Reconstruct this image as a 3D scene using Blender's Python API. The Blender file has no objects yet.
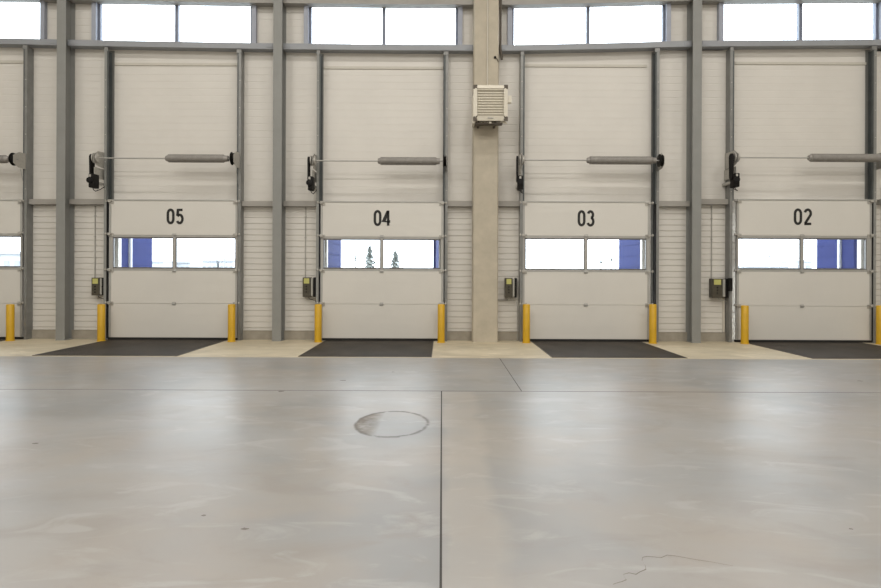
import bpy, bmesh, math, random
from mathutils import Vector, Matrix
random.seed(7)
C = bpy.context.scene.collection
PI = math.pi
# ------------------------------------------------------------------ surveying the place
# camera: 24 mm lens, eye height 1.47 m, looking square at the dock wall 12.65 m away
F = 587.0; PX, PY = 442.0, 272.0; H = 1.47; ROLL = math.radians(0.23)
def at(px, py, Y):
    """where a point seen at (px, py) stands, given its distance Y from the camera -> (X, Z)"""
    u, v = px - PX, py - PY
    c, s = math.cos(ROLL), math.sin(ROLL)
    return (u * c + v * s) * Y / F, H - (-u * s + v * c) * Y / F
def ax(px, Y): return (px - PX) * Y / F
YW = 12.66          # inner face of the dock wall
YL = 12.50          # inner face of the door leaves
KN = [(-14, .12), (-9.1, .10), (-7.8, .07), (-3.7, .017), (-0.9, 0), (1.5, 0), (3.6, .05), (5.2, .105), (5.8, .11), (9.4, .15), (14, .17)]
def camber(x):
    """the long girts rise slightly towards both ends of the facade"""
    if x <= KN[0][0]: return KN[0][1]
    for (a, b), (c, d) in zip(KN, KN[1:]):
        if x <= c: return b + (d - b) * (x - a) / (c - a)
    return KN[-1][1]
# ------------------------------------------------------------------ materials
def mat(name, col, rough=.6, metal=0, noise=0, nscale=8, bump=0, bscale=60, spec=.5, stretch=(1, 1, 1), col2=None):
    m = bpy.data.materials.new(name); m.use_nodes = True
    nt = m.node_tree; b = nt.nodes['Principled BSDF']; L = nt.links
    b.inputs['Roughness'].default_value = rough; b.inputs['Metallic'].default_value = metal
    b.inputs['Specular IOR Level'].default_value = spec
    tc = nt.nodes.new('ShaderNodeTexCoord'); mp = nt.nodes.new('ShaderNodeMapping'); mp.inputs['Scale'].default_value = stretch
    L.new(tc.outputs['Object'], mp.inputs['Vector'])
    c2 = col2 or tuple(c * (1 - noise) for c in col)
    n = nt.nodes.new('ShaderNodeTexNoise'); n.inputs['Scale'].default_value = nscale; n.inputs['Detail'].default_value = 6; n.inputs['Roughness'].default_value = .6
    L.new(mp.outputs[0], n.inputs['Vector'])
    r = nt.nodes.new('ShaderNodeValToRGB'); r.color_ramp.elements[0].position = .32; r.color_ramp.elements[1].position = .68
    r.color_ramp.elements[0].color = (*c2, 1); r.color_ramp.elements[1].color = (*col, 1)
    L.new(n.outputs['Fac'], r.inputs['Fac']); L.new(r.outputs['Color'], b.inputs['Base Color'])
    if bump:
        n2 = nt.nodes.new('ShaderNodeTexNoise'); n2.inputs['Scale'].default_value = bscale; n2.inputs['Detail'].default_value = 3
        L.new(mp.outputs[0], n2.inputs['Vector'])
        bp = nt.nodes.new('ShaderNodeBump'); bp.inputs['Strength'].default_value = bump; bp.inputs['Distance'].default_value = .01
        L.new(n2.outputs['Fac'], bp.inputs['Height']); L.new(bp.outputs[0], b.inputs['Normal'])
    return m
M = {}
M['wall'] = mat('cream_sandwich_panel', (.67, .64, .59), .45, noise=.05, nscale=1.5)
M['shade_strip'] = mat('beige_shadow_line', (.55, .52, .455), .5, noise=.05)  # darker beige that imitates a shadow line on the wall panels
M['leaf'] = mat('door_panel_paint', (.655, .63, .58), .38, noise=.04, nscale=1.2, bump=.08, bscale=90)
M['steel'] = mat('grey_painted_steel', (.255, .255, .24), .5, noise=.10, nscale=3)
M['girt'] = mat('girt_paint', (.30, .31, .33), .45, noise=.1, nscale=3)
M['girt_low'] = mat('lower_girt_paint', (.33, .31, .28), .45, noise=.1, nscale=3)
M['frame'] = mat('window_frame_paint', (.16, .18, .24), .4, noise=.08)
M['stud'] = mat('stud_paint', (.33, .35, .41), .45, noise=.08)
M['track'] = mat('galvanised_track', (.25, .25, .24), .42, .35, noise=.2, nscale=5)
M['trackd'] = mat('dark_track', (.10, .11, .11), .45, .3, noise=.25, nscale=6)
M['galv'] = mat('galvanised_plate', (.48, .46, .42), .4, .35, noise=.2, nscale=25)
M['spring'] = mat('spring_steel', (.33, .31, .285), .5, .3, noise=.18, nscale=14)
M['black'] = mat('black_rubber_plastic', (.009, .008, .008), .6, spec=.2, noise=.3)
M['blackm'] = mat('black_machine_paint', (.010, .009, .008), .6, spec=.2, noise=.3, nscale=20)
M['seal'] = mat('rubber_seal', (.014, .013, .012), .75, noise=.3)
M['yellow'] = mat('safety_yellow', (.62, .36, .012), .42, noise=.12, nscale=5, bump=.05)
M['conc'] = mat('cast_concrete', (.50, .445, .35), .75, noise=.16, nscale=3.5, bump=.25, bscale=45)
M['plinth'] = mat('plinth_concrete', (.36, .325, .265), .85, noise=.2, nscale=6, bump=.3)
M['alu'] = mat('brushed_aluminium', (.43, .42, .395), .4, .3, noise=.08)
M['aludark'] = mat('dark_aluminium', (.15, .145, .14), .4, .3, noise=.1)
M['white'] = mat('ivory_sheet_metal', (.74, .69, .58), .4, noise=.05)
M['slat'] = mat('louvre_slat', (.62, .57, .46), .4, noise=.05)
M['darkin'] = mat('heater_interior', (.02, .016, .012), .8, noise=.2)
M['corner'] = mat('brown_corner_cap', (.10, .08, .06), .6, noise=.2)
M['ink'] = mat('black_number_vinyl', (.012, .011, .01), .5, noise=.1)
M['lime'] = mat('yellow_green_sticker', (.52, .50, .16), .5, noise=.1)
M['greybox'] = mat('grey_box_cover', (.36, .35, .31), .45, noise=.1)
M['olive'] = mat('dark_box_front', (.07, .06, .04), .45, noise=.3, nscale=30)
M['rust'] = mat('red_edge_tape', (.36, .10, .05), .6, noise=.2)
M['pvc'] = mat('grey_conduit', (.40, .385, .35), .5, noise=.1)
M['pvcl'] = mat('cream_cable_duct', (.62, .58, .50), .5, noise=.05)
M['plate'] = mat('scuffed_dark_steel_plate', (.052, .041, .031), .6, .0, nscale=2.3, bump=.5, bscale=160, stretch=(1, .5, 1), col2=(.020, .016, .012), spec=.25)
M['plateframe'] = mat('leveler_frame_steel', (.10, .085, .07), .5, .2, noise=.3)
M['blue'] = mat('blue_cladding', (.018, .027, .115), .8, nscale=1.6, spec=.2, col2=(.022, .033, .135), stretch=(1, 1, 3))
M['whiteout'] = mat('pale_exterior_steel', (.6, .62, .66), .5, noise=.1)
M['bldg'] = mat('pale_grey_cladding', (.40, .415, .43), .7, noise=.1)
M['bldgr'] = mat('grey_roofing', (.30, .31, .33), .7, noise=.1)
M['bldgw'] = mat('dark_glazing', (.24, .25, .27), .3, noise=.1)
M['leafg'] = mat('grey_green_needles', (.17, .185, .17), .8, noise=.3)
M['bark'] = mat('bark', (.10, .085, .07), .9, noise=.3)
M['yard'] = mat('yard_concrete', (.30, .30, .29), .85, noise=.15, nscale=.5)
M['ceil'] = mat('ceiling_deck', (.62, .61, .58), .6, noise=.05)
M['roomwall'] = mat('room_wall_panel', (.64, .61, .55), .6, noise=.05)
M['joint'] = mat('joint_sealant', (.045, .04, .036), .7, noise=.3)
M['hair'] = mat('saw_cut', (.13, .12, .11), .7, noise=.3)
M['stain'] = mat('dark_spot', (.16, .14, .12), .5, noise=.3)
M['crack'] = mat('crack_dirt', (.20, .175, .15), .7, noise=.3)

def glass():
    m = bpy.data.materials.new('clear_glazing'); m.use_nodes = True; nt = m.node_tree; nt.nodes.clear()
    o = nt.nodes.new('ShaderNodeOutputMaterial'); mx = nt.nodes.new('ShaderNodeMixShader')
    t = nt.nodes.new('ShaderNodeBsdfTransparent'); t.inputs[0].default_value = (.93, .95, .96, 1)
    g = nt.nodes.new('ShaderNodeBsdfGlossy'); g.inputs['Roughness'].default_value = .04
    f = nt.nodes.new('ShaderNodeFresnel'); geo = nt.nodes.new('ShaderNodeNewGeometry'); mr = nt.nodes.new('ShaderNodeMapRange')   # same index entering and leaving the thin pane
    mr.inputs['To Min'].default_value = 1.45; mr.inputs['To Max'].default_value = 1 / 1.45
    nt.links.new(geo.outputs['Backfacing'], mr.inputs['Value']); nt.links.new(mr.outputs['Result'], f.inputs[0])
    nt.links.new(f.outputs[0], mx.inputs[0]); nt.links.new(t.outputs[0], mx.inputs[1]); nt.links.new(g.outputs[0], mx.inputs[2])
    nt.links.new(mx.outputs[0], o.inputs[0]); return m
M['glass'] = glass()
def lamp_mat():
    m = bpy.data.materials.new('lamp_diffuser'); m.use_nodes = True; b = m.node_tree.nodes['Principled BSDF']
    b.inputs['Emission Color'].default_value = (1, .93, .82, 1); b.inputs['Emission Strength'].default_value = 6; return m
M['lamp'] = lamp_mat()

def floor_mat(name, A, B, Cc, rough, rings=True):
    """polished power-floated concrete: clouds of three tones, cloudy gloss, faint trowel marks"""
    m = bpy.data.materials.new(name); m.use_nodes = True; nt = m.node_tree; L = nt.links; N = nt.nodes.new
    b = nt.nodes['Principled BSDF']
    tc = N('ShaderNodeTexCoord')
    def noise(scale, detail, sc=(1, 1, 1), dist=0, ro=.55):
        mp = N('ShaderNodeMapping'); mp.inputs['Scale'].default_value = sc; mp.inputs['Location'].default_value = (3.1, 7.7, .437); L.new(tc.outputs['Object'], mp.inputs['Vector'])
        n = N('ShaderNodeTexNoise'); n.inputs['Scale'].default_value = scale; n.inputs['Detail'].default_value = detail
        n.inputs['Distortion'].default_value = dist; n.inputs['Roughness'].default_value = ro; L.new(mp.outputs[0], n.inputs['Vector']); return n.outputs['Fac']
    def ramp(f, p0, c0, p1, c1):
        r = N('ShaderNodeValToRGB'); r.color_ramp.interpolation = 'EASE'; r.color_ramp.elements[0].position = p0; r.color_ramp.elements[1].position = p1
        r.color_ramp.elements[0].color = (*c0, 1) if len(c0) == 3 else c0; r.color_ramp.elements[1].color = (*c1, 1) if len(c1) == 3 else c1
        L.new(f, r.inputs[0]); return r.outputs[0]
    def mix(f, a, c, mode='MIX'):
        x = N('ShaderNodeMix'); x.data_type = 'RGBA'; x.blend_type = mode
        if isinstance(f, float): x.inputs[0].default_value = f
        else: L.new(f, x.inputs[0])
        for i, q in ((6, a), (7, c)):
            if isinstance(q, tuple): x.inputs[i].default_value = (*q, 1)
            else: L.new(q, x.inputs[i])
        return x.outputs[2]
    def mth(op, a, c=None):
        x = N('ShaderNodeMath'); x.operation = op
        for i, q in enumerate((a, c)):
            if q is None: continue
            if isinstance(q, (int, float)): x.inputs[i].default_value = q
            else: L.new(q, x.inputs[i])
        return x.outputs[0]
    c = ramp(noise(.55, 3, dist=.8), .30, A, .70, B)
    c = mix(ramp(noise(.9, 3, (1, 1.3, 1), dist=.5), .34, (0, 0, 0), .76, (1, 1, 1)), c, Cc)
    c = mix(ramp(noise(1.6, 9, (.8, 1.5, 1), dist=.7, ro=.62), .48, (0, 0, 0), .70, (.62, .62, .62)), c, tuple(q * .80 for q in Cc))
    c = mix(ramp(noise(2.4, 8, (.7, 1.6, 1), dist=1.1, ro=.6), .54, (0, 0, 0), .68, (.5, .5, .5)), c, tuple(min(1, q * 1.22) for q in B))
    r = mth('ADD', mth('MULTIPLY', noise(1.4, 7, (.8, 1.6, 1), dist=.8), .16), rough - .07)
    if rings:
        sp = N('ShaderNodeSeparateXYZ'); L.new(tc.outputs['Object'], sp.inputs[0])
        # worn circle left by a stand, centre (-0.59, 5.72)
        cx, cy = -.478, 5.70
        dx = mth('DIVIDE', mth('SUBTRACT', sp.outputs['X'], cx), .36); dy = mth('DIVIDE', mth('SUBTRACT', sp.outputs['Y'], cy), .50)
        d = mth('SQRT', mth('ADD', mth('MULTIPLY', dx, dx), mth('MULTIPLY', dy, dy)))
        wob = mth('MULTIPLY', mth('SUBTRACT', noise(9, 4), .5), .10); d = mth('ADD', d, wob)
        band = mth('SUBTRACT', 1.0, mth('MINIMUM', mth('DIVIDE', mth('ABSOLUTE', mth('SUBTRACT', d, .96)), .075), 1.0))
        brk = ramp(noise(7, 4), .36, (0, 0, 0), .5, (1, 1, 1))
        fac = mth('MULTIPLY', mth('MULTIPLY', band, brk), .8)
        c = mix(fac, c, (.10, .092, .085))
        # rubbed grey smear on the ring's west side
        inside = mth('SUBTRACT', 1.0, mth('MINIMUM', mth('MAXIMUM', mth('MULTIPLY', mth('SUBTRACT', d, .9), 8.0), 0.0), 1.0))
        west = mth('MINIMUM', mth('MAXIMUM', mth('MULTIPLY', mth('SUBTRACT', -.30, dx), 2.2), 0.0), 1.0)
        sm = mth('MULTIPLY', mth('MULTIPLY', inside, west), ramp(noise(8, 3), .15, (0, 0, 0), .60, (1, 1, 1)))
        c = mix(mth('MULTIPLY', sm, .75), c, (.15, .13, .11))
        r = mth('ADD', r, mth('MULTIPLY', fac, .3)); r = mth('ADD', r, mth('MULTIPLY', sm, .45))
        # warmer, duller strip of concrete just beyond the long joint
        st = mth('SUBTRACT', 1.0, mth('MINIMUM', mth('ABSOLUTE', mth('DIVIDE', mth('ADD', mth('SUBTRACT', sp.outputs['X'], .2), mth('MULTIPLY', mth('SUBTRACT', noise(1.5, 4), .5), .35)), .22)), 1.0))
        lim = mth('LESS_THAN', sp.outputs['Y'], 7.22)
        pos = mth('GREATER_THAN', sp.outputs['X'], 0.0)
        stf = mth('MULTIPLY', mth('MULTIPLY', mth('MINIMUM', mth('MULTIPLY', st, 2.5), 1.0), lim), pos)
        c = mix(mth('MULTIPLY', stf, .36), c, (.40, .36, .315))
    L.new(c, b.inputs['Base Color']); L.new(r, b.inputs['Roughness'])
    b.inputs['Specular IOR Level'].default_value = .9
    bp = N('ShaderNodeBump'); bp.inputs['Strength'].default_value = .06; bp.inputs['Distance'].default_value = .01
    L.new(noise(1.7, 1), bp.inputs['Height']); L.new(bp.outputs[0], b.inputs['Normal'])
    return m
M['floor'] = floor_mat('polished_concrete', (.222, .222, .220), (.296, .289, .281), (.286, .257, .226), .335)
M['apron'] = floor_mat('raw_dock_concrete', (.50, .43, .30), (.58, .50, .36), (.43, .365, .25), .55, rings=False)

# ------------------------------------------------------------------ mesh helpers
class MB:
    def __init__(s): s.bm = bmesh.new()
    def box(s, x0, x1, y0, y1, z0, z1, bev=0, M4=None):
        v = [s.bm.verts.new((x, y, z)) for x in (x0, x1) for y in (y0, y1) for z in (z0, z1)]
        fs = [s.bm.faces.new([v[i] for i in q]) for q in ((0, 1, 3, 2), (4, 6, 7, 5), (0, 4, 5, 1), (2, 3, 7, 6), (0, 2, 6, 4), (1, 5, 7, 3))]
        if bev:
            es = list({e for f in fs for e in f.edges})
            r = bmesh.ops.bevel(s.bm, geom=es, offset=bev, segments=2, affect='EDGES', profile=.6)
        if M4 is not None:
            vs = v if not bev else list({vv for f in r['faces'] for vv in f.verts})
            bmesh.ops.transform(s.bm, matrix=M4, verts=vs)
        return s
    def lathe(s, prof, p, axis='X', seg=24, cap=True):
        """prof: (along, radius); spun about a line through p along axis"""
        rings = []
        for a, r in prof:
            ring = []
            for k in range(seg):
                t = 2 * PI * k / seg; c, n = math.cos(t) * r, math.sin(t) * r
                q = {'X': (a, c, n), 'Y': (c, a, n), 'Z': (c, n, a)}[axis]
                ring.append(s.bm.verts.new((p[0] + q[0], p[1] + q[1], p[2] + q[2])))
            rings.append(ring)
        for A, B in zip(rings, rings[1:]):
            for k in range(seg): s.bm.faces.new((A[k], A[(k + 1) % seg], B[(k + 1) % seg], B[k]))
        if cap: s.bm.faces.new(rings[0]); s.bm.faces.new(rings[-1])
        return s
    def tube(s, pts, r, seg=8):
        pts = [Vector(p) for p in pts]; rings = []; ref = None
        for i, p in enumerate(pts):
            d = (pts[min(i + 1, len(pts) - 1)] - pts[max(i - 1, 0)]).normalized()
            if ref is None: ref = Vector((0, 0, 1)) if abs(d.z) < .9 else Vector((1, 0, 0))
            a = d.cross(ref).normalized(); b2 = d.cross(a).normalized(); ref = -b2 if False else a.cross(d).normalized()
            rings.append([s.bm.verts.new(p + (a * math.cos(2 * PI * k / seg) + b2 * math.sin(2 * PI * k / seg)) * r) for k in range(seg)])
        for A, B in zip(rings, rings[1:]):
            for k in range(seg): s.bm.faces.new((A[k], A[(k + 1) % seg], B[(k + 1) % seg], B[k]))
        s.bm.faces.new(rings[0]); s.bm.faces.new(rings[-1]); return s
    def prism(s, poly, a0, a1, plane='XZ'):
        """closed polygon given in a plane, extruded along the remaining axis"""
        f = {'XZ': lambda u, v, w: (u, w, v), 'YZ': lambda u, v, w: (w, u, v), 'XY': lambda u, v, w: (u, v, w)}[plane]
        A = [s.bm.verts.new(f(u, v, a0)) for u, v in poly]; B = [s.bm.verts.new(f(u, v, a1)) for u, v in poly]
        n = len(poly)
        s.bm.faces.new(A); s.bm.faces.new(B)
        for k in range(n): s.bm.faces.new((A[k], A[(k + 1) % n], B[(k + 1) % n], B[k]))
        return s
    def ribbed(s, x0, x1, z0, z1, y, pitch, depth, w=.014):
        """panel skin with horizontal grooves"""
        zs = [(z0, y)]; k = math.ceil((z0 + w) / pitch)
        while k * pitch < z1 - w:
            z = k * pitch; zs += [(z - w / 2, y), (z - w / 4, y + depth), (z + w / 4, y + depth), (z + w / 2, y)]; k += 1
        zs.append((z1, y)); prev = None
        for z, yy in zs:
            cur = [s.bm.verts.new((x0, yy, z)), s.bm.verts.new((x1, yy, z))]
            if prev: s.bm.faces.new((prev[0], prev[1], cur[1], cur[0]))
            prev = cur
        return s
    def warp(s, f=1.0):
        for v in s.bm.verts: v.co.z += camber(v.co.x) * f
        return s
def obj(name, mb, m, parent=None, smooth=False, origin=None, mats=None):
    bm = mb.bm; bmesh.ops.recalc_face_normals(bm, faces=bm.faces)
    o = Vector((0, 0, 0))
    if parent is not None: o = Vector(parent['_o'])
    elif origin is not None: o = Vector(origin)
    for v in bm.verts: v.co -= o
    me = bpy.data.meshes.new(name); bm.to_mesh(me); bm.free(); me.materials.append(m)
    if smooth:
        for p in me.polygons: p.use_smooth = True
        try: me.set_sharp_from_angle(angle=math.radians(40))
        except Exception: pass
    ob = bpy.data.objects.new(name, me); C.objects.link(ob); ob['_o'] = tuple(o)
    if parent is not None: ob.parent = parent
    else: ob.location = o
    return ob
def thing(name, label, cat, loc, group=None, kind=None):
    o = bpy.data.objects.new(name, None); C.objects.link(o); o.location = loc; o.empty_display_size = .1
    o['_o'] = tuple(loc); return tag(o, label, cat, group, kind)
def tag(o, label, cat, group=None, kind=None):
    o['label'] = label; o['category'] = cat
    if group: o['group'] = group
    if kind: o['kind'] = kind
    return o
S = 'structure'

# ------------------------------------------------------------------ bays (measured on the dock wall)
# number; leaf edges; leaf top; glazed strip L, R, mullion, top, bottom; section joints; leaf foot
BAYS = [
 dict(n='06', E=(-102, 22.3), top=200.4, G=(-98, 20.6, -39), gy=(235.6, 267.2), j=(271, 303.2), tl=(-108, -97), tr=(23, 33),
      bol=(10.5,), sh=159, spr=(-62, 9), W=(-118, 41, -38), lev=(-11.6, -9.12)),
 dict(n='05', E=(109.0, 237.5), top=200.6, G=(112.8, 235.4, 174.2), gy=(237.2, 268.6), j=(271.2, 303.6), tl=(103.6, 115), tr=(236.8, 243.6),
      bol=(101.5, 231.8), sh=158.4, spr=(165.5, 231), W=(98.4, 251, 175.9), lev=(-7.06, -4.56)),
 dict(n='04', E=(320.5, 443.4), top=202.3, G=(323.2, 440.6, 381.6), gy=(238.8, 269), j=(272, 304.2), tl=(316, 322), tr=(442.2, 447.4),
      bol=(318.4, 441.4), sh=161, spr=(377.5, 441), W=(309.2, 456, 383), lev=(-2.475, -.17)),
 dict(n='03', E=(522.4, 649.6), top=202.3, G=(524.6, 646.4, 585.8), gy=(238.2, 270), j=(272.2, 305), tl=(520, 525), tr=(648, 655.4),
      bol=(526.6, 653), sh=160.3, spr=(586.5, 649), W=(511.6, 663, 587), lev=(1.9, 4.24)),
 dict(n='02', E=(736.6, 871.6), top=200.3, G=(738, 866.6, 802), gy=(238.0, 269.6), j=(271.8, 306.2), tl=(729.6, 737), tr=(864, 876),
      bol=(745, 880.5), sh=157.8, spr=(808, 873), W=(721.3, 875.8, 799.3), lev=(6.4, 8.9)),
]
def lx(px): return ax(px, YL)
def lz(px, py, Y=YL): return at(px, py, Y)[1]
for b in BAYS:
    mid = sum(b['E']) / 2
    b['x0'], b['x1'] = lx(b['E'][0]), lx(b['E'][1]); b['xm'] = lx(b['G'][2])
    b['zt'] = lz(mid, b['top']); b['gz1'], b['gz0'] = (lz(mid, q) for q in b['gy'])
    b['j0'], b['j1'] = (lz(mid, q) for q in b['j'])
    b['g0'], b['g1'] = lx(b['G'][0]), lx(b['G'][1])
    b['mid'] = mid
ZS0, ZS1 = at(442, 50.4, 12.46)[1], at(442, 44.6, 12.46)[1]      # window-sill girt
ZT0 = at(442, 4.4, 12.46)[1]                                      # underside of the head girt
ROOMX, ROOMY0, ROOMZ = 14.0, -7.0, 11.4

# ------------------------------------------------------------------ the shell
f = MB(); f.box(-ROOMX, ROOMX, ROOMY0, 10.03, -.15, 0)
fl = tag(obj('floor', f, M['floor']), 'polished pale grey concrete hall floor with cloudy window reflections', 'floor', kind=S)
f = MB(); f.box(-ROOMX, ROOMX, 10.034, YW + .2, -.15, 0.0)
tag(obj('floor', f, M['apron']), 'duller beige concrete strip of floor along the foot of the dock wall', 'floor', kind=S)
# joints and crack lie in the floor
j = MB(); j.box(-ROOMX, ROOMX, 7.243, 7.257, -.01, .0012)
obj('joint', j, M['hair'], fl)
j = MB(); j.box(-.006, .006, ROOMY0, 7.243, -.01, .0012)
obj('joint', j, M['joint'], fl)
j = MB(); j.box(.984, .996, 7.257, 10.03, -.01, .0012); obj('joint', j, M['hair'], fl)
def fp(px, py):
    u, v = px - PX, py - PY
    c, s = math.cos(ROLL), math.sin(ROLL); U, V = u * c + v * s, -u * s + v * c
    Y = H * F / V; return (U * Y / F, Y)
cr = [(613, 584.5), (618, 582.8), (622, 581.8), (626.5, 579.8), (624, 577), (623.5, 574.5), (629, 573), (636, 574.5), (640, 572), (646, 569.5), (645, 565), (642, 561), (642.5, 557.5),
      (647, 556.5), (654, 557), (661, 558), (667, 555.2), (675, 556), (686, 558), (697, 560), (711, 562), (724, 564.5), (733, 566)]
W_ = [.003, .004, .004, .006, .003, .003, .005, .006, .005, .008, .005, .004, .004, .005, .003, .004, .004, .003, .003, .003, .0025, .002, .0015]
j = MB(); prev = None
for (px, py), w in zip(cr, W_):
    x, y = fp(px, py); w *= .62; a = j.bm.verts.new((x, y - w, .0010)); b_ = j.bm.verts.new((x, y + w, .0010))
    if prev: j.bm.faces.new((prev[0], a, b_, prev[1]))
    prev = (a, b_)
obj('crack', j, M['crack'], fl)
for px, py, r in ((203.5, 515.5, .014), (244.5, 529, .018), (35.5, 443.5, .02), (393, 372, .02), (851, 529, .01), (860, 381, .03), (281, 391.3, .04), (343, 380.5, .035)):
    x, y = fp(px, py); s_ = MB()
    s_.bm.faces.new([s_.bm.verts.new((x + math.cos(t * PI / 5) * r * random.uniform(.8, 1.6), y + math.sin(t * PI / 5) * r * random.uniform(.6, 1.1), .0010)) for t in range(10)])
    obj('stain', s_, M['stain'], fl)

# dock wall: grooved sandwich panels with openings for doors and windows
wb = MB(); SHADE = []
xs = [-ROOMX]
for b in BAYS: xs += [b['x0'] + .10, b['x1'] - .10]
xs.append(ROOMX)
for i in range(0, len(xs), 2):
    a, c = xs[i], xs[i + 1]
    zh = ZS1 - .03 + min(camber(a), camber(c))
    wb.ribbed(a, c, .19, 2.9, YW, .125, .015, .020)
    wb.ribbed(a, c, 2.9, zh, YW, .15, .004)
    wb.box(a, c, YW + .02, YW + .14, 0, zh)
for b in BAYS:
    a, c = b['x0'] + .10, b['x1'] - .10
    zh = ZS1 - .03 + min(camber(a), camber(c))
    wb.ribbed(a, c, b['zt'] - .10, zh, YW, .15, .0025, .010)
    wb.box(a, c, YW + .02, YW + .14, b['zt'] - .10, zh)
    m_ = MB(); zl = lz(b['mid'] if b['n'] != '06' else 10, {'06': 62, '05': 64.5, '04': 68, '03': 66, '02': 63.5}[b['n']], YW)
    m_.box(a - .08, c + .08, YW - .02, YW + .015, zl - .03, zl + .03, bev=.008)  # added strip: paints the thin shadow below the sill girt
    SHADE.append((m_, b['n']))
for m_, n in SHADE:
    tag(obj('trim_shade_strip', m_, M['shade_strip']), 'thin beige flashing strip standing in for a shadow line across the wall high above ' + ('door ' + n if n != '06' else 'the cut-off door'), 'shading', 'flashing strips above the doors', S)
ws = [-ROOMX]
for b in BAYS: ws += [ax(b['W'][0], YW), ax(b['W'][1], YW)]
ws.append(ROOMX)
for i in range(0, len(ws), 2):
    wb.ribbed(ws[i] , ws[i + 1], ZS1 - .03, 7.5, YW, .15, .004)
    wb.box(ws[i] + .02, ws[i + 1] - .02, YW + .02, YW + .14, ZS1 - .03, 7.5)
wb.ribbed(-ROOMX, ROOMX, 7.5, ROOMZ, YW, .15, .006); wb.box(-ROOMX, ROOMX, YW + .02, YW + .14, 7.5, ROOMZ)
tag(obj('wall_back', wb, M['wall']), 'cream ribbed sandwich panel wall behind the dock doors', 'wall', kind=S)
for nm, x0, x1, y0, y1 in (('wall_left', -ROOMX - .15, -ROOMX, ROOMY0, YW + .14), ('wall_right', ROOMX, ROOMX + .15, ROOMY0, YW + .14), ('wall_rear', -ROOMX, ROOMX, ROOMY0 - .15, ROOMY0)):
    w = MB(); w.box(x0, x1, y0, y1, 0, ROOMZ)
    tag(obj(nm, w, M['roomwall']), 'plain cream side wall of the hall, ' + nm.replace('_', ' ') + ', outside the view', 'wall', kind=S)
w = MB(); w.box(-ROOMX - .15, ROOMX + .15, ROOMY0 - .15, YW + .14, ROOMZ, ROOMZ + .2)
tag(obj('ceiling', w, M['ceil']), 'pale flat roof deck above the hall', 'ceiling', kind=S)

# columns: H section steel, flange towards the hall
COLS = [(60.3, 'between the two doors at the end with the cut-off bay and door 05'), (276.8, 'between doors 05 and 04'), (696.6, 'between doors 03 and 02')]
for px, wh in COLS:
    x = ax(px, 12.34); w2, t = .094, .014
    m_ = MB(); y0, y1 = 12.34, YW - .002
    m_.prism([(x - w2, y0), (x + w2, y0), (x + w2, y0 + t), (x + .005, y0 + t), (x + .005, y1 - t), (x + w2, y1 - t), (x + w2, y1), (x - w2, y1), (x - w2, y1 - t), (x - .005, y1 - t), (x - .005, y0 + t), (x - w2, y0 + t)], 0, ROOMZ, 'XY')
    c = tag(obj('steel_column', m_, M['steel'], origin=(x, 12.5, 0)), {276.8: 'grey steel column standing between doors 05 and 04', 696.6: 'grey steel column standing between doors 03 and 02', 60.3: 'grey steel column left of door 05, beside the cut-off bay'}[px], 'column', 'grey steel columns along the dock wall', S)
    m_ = MB(); m_.box(x - .10, x + .10, 12.335, YW - .002, 0, .012); obj('base_plate', m_, M['steel'], c)
cx0, cx1 = ax(472.8, 12.30), ax(498.0, 12.30)
m_ = MB(); ch = .022
m_.prism([(cx0 + ch, 12.30), (cx1 - ch, 12.30), (cx1, 12.30 + ch), (cx1, YW - .002), (cx0, YW - .002), (cx0, 12.30 + ch)], 0, ROOMZ, 'XY')
cc = tag(obj('concrete_column', m_, M['conc'], origin=(.9, 12.4, 0)), 'broad beige concrete column carrying the air heater, between doors 04 and 03', 'column', kind=S)

# girts between the columns
cpx = [ax(p, 12.4) for p, _ in COLS]
segs = [(-ROOMX, cpx[0] - .1), (cpx[0] + .1, cpx[1] - .1), (cpx[1] + .1, cx0), (cx1, cpx[2] - .1), (cpx[2] + .1, ROOMX)]
NAMES = ['in the cut-off bay beside the left steel column', 'in the bay of door 05', 'in the bay of door 04', 'in the bay of door 03', 'in the bay of door 02']
def longbox(mb, a, c, y0, y1, z0, z1):
    """box split along x so that it can follow the camber"""
    n = max(1, int((c - a) / .5)); pr = None
    for k in range(n + 1):
        x = a + (c - a) * k / n; cz = camber(x)
        cur = [mb.bm.verts.new((x, y, z + cz)) for y, z in ((y0, z0), (y1, z0), (y1, z1), (y0, z1))]
        if pr:
            for q in range(4): mb.bm.faces.new((pr[q], pr[(q + 1) % 4], cur[(q + 1) % 4], cur[q]))
        if k in (0, n): mb.bm.faces.new(cur)
        pr = cur
for (a, c), nm in zip(segs, NAMES):
    m_ = MB(); longbox(m_, a, c, 12.46, YW, ZS0, ZS1)
    for e in (a + .03, c - .15): m_.box(e, e + .12, 12.452, 12.462, ZS0 + .03 + camber(e), ZS1 - .03 + camber(e))
    tag(obj('trim_sill', m_, M['girt']), 'blue-grey steel girt under the high windows ' + nm, 'beam', 'steel girts under the high windows', S)
    m_ = MB(); longbox(m_, a, c, 12.46, YW, ZT0, ZT0 + .18)
    tag(obj('trim_head', m_, M['girt_low']), 'grey steel girt above the high windows ' + nm, 'beam', 'steel girts above the high windows', S)

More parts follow.
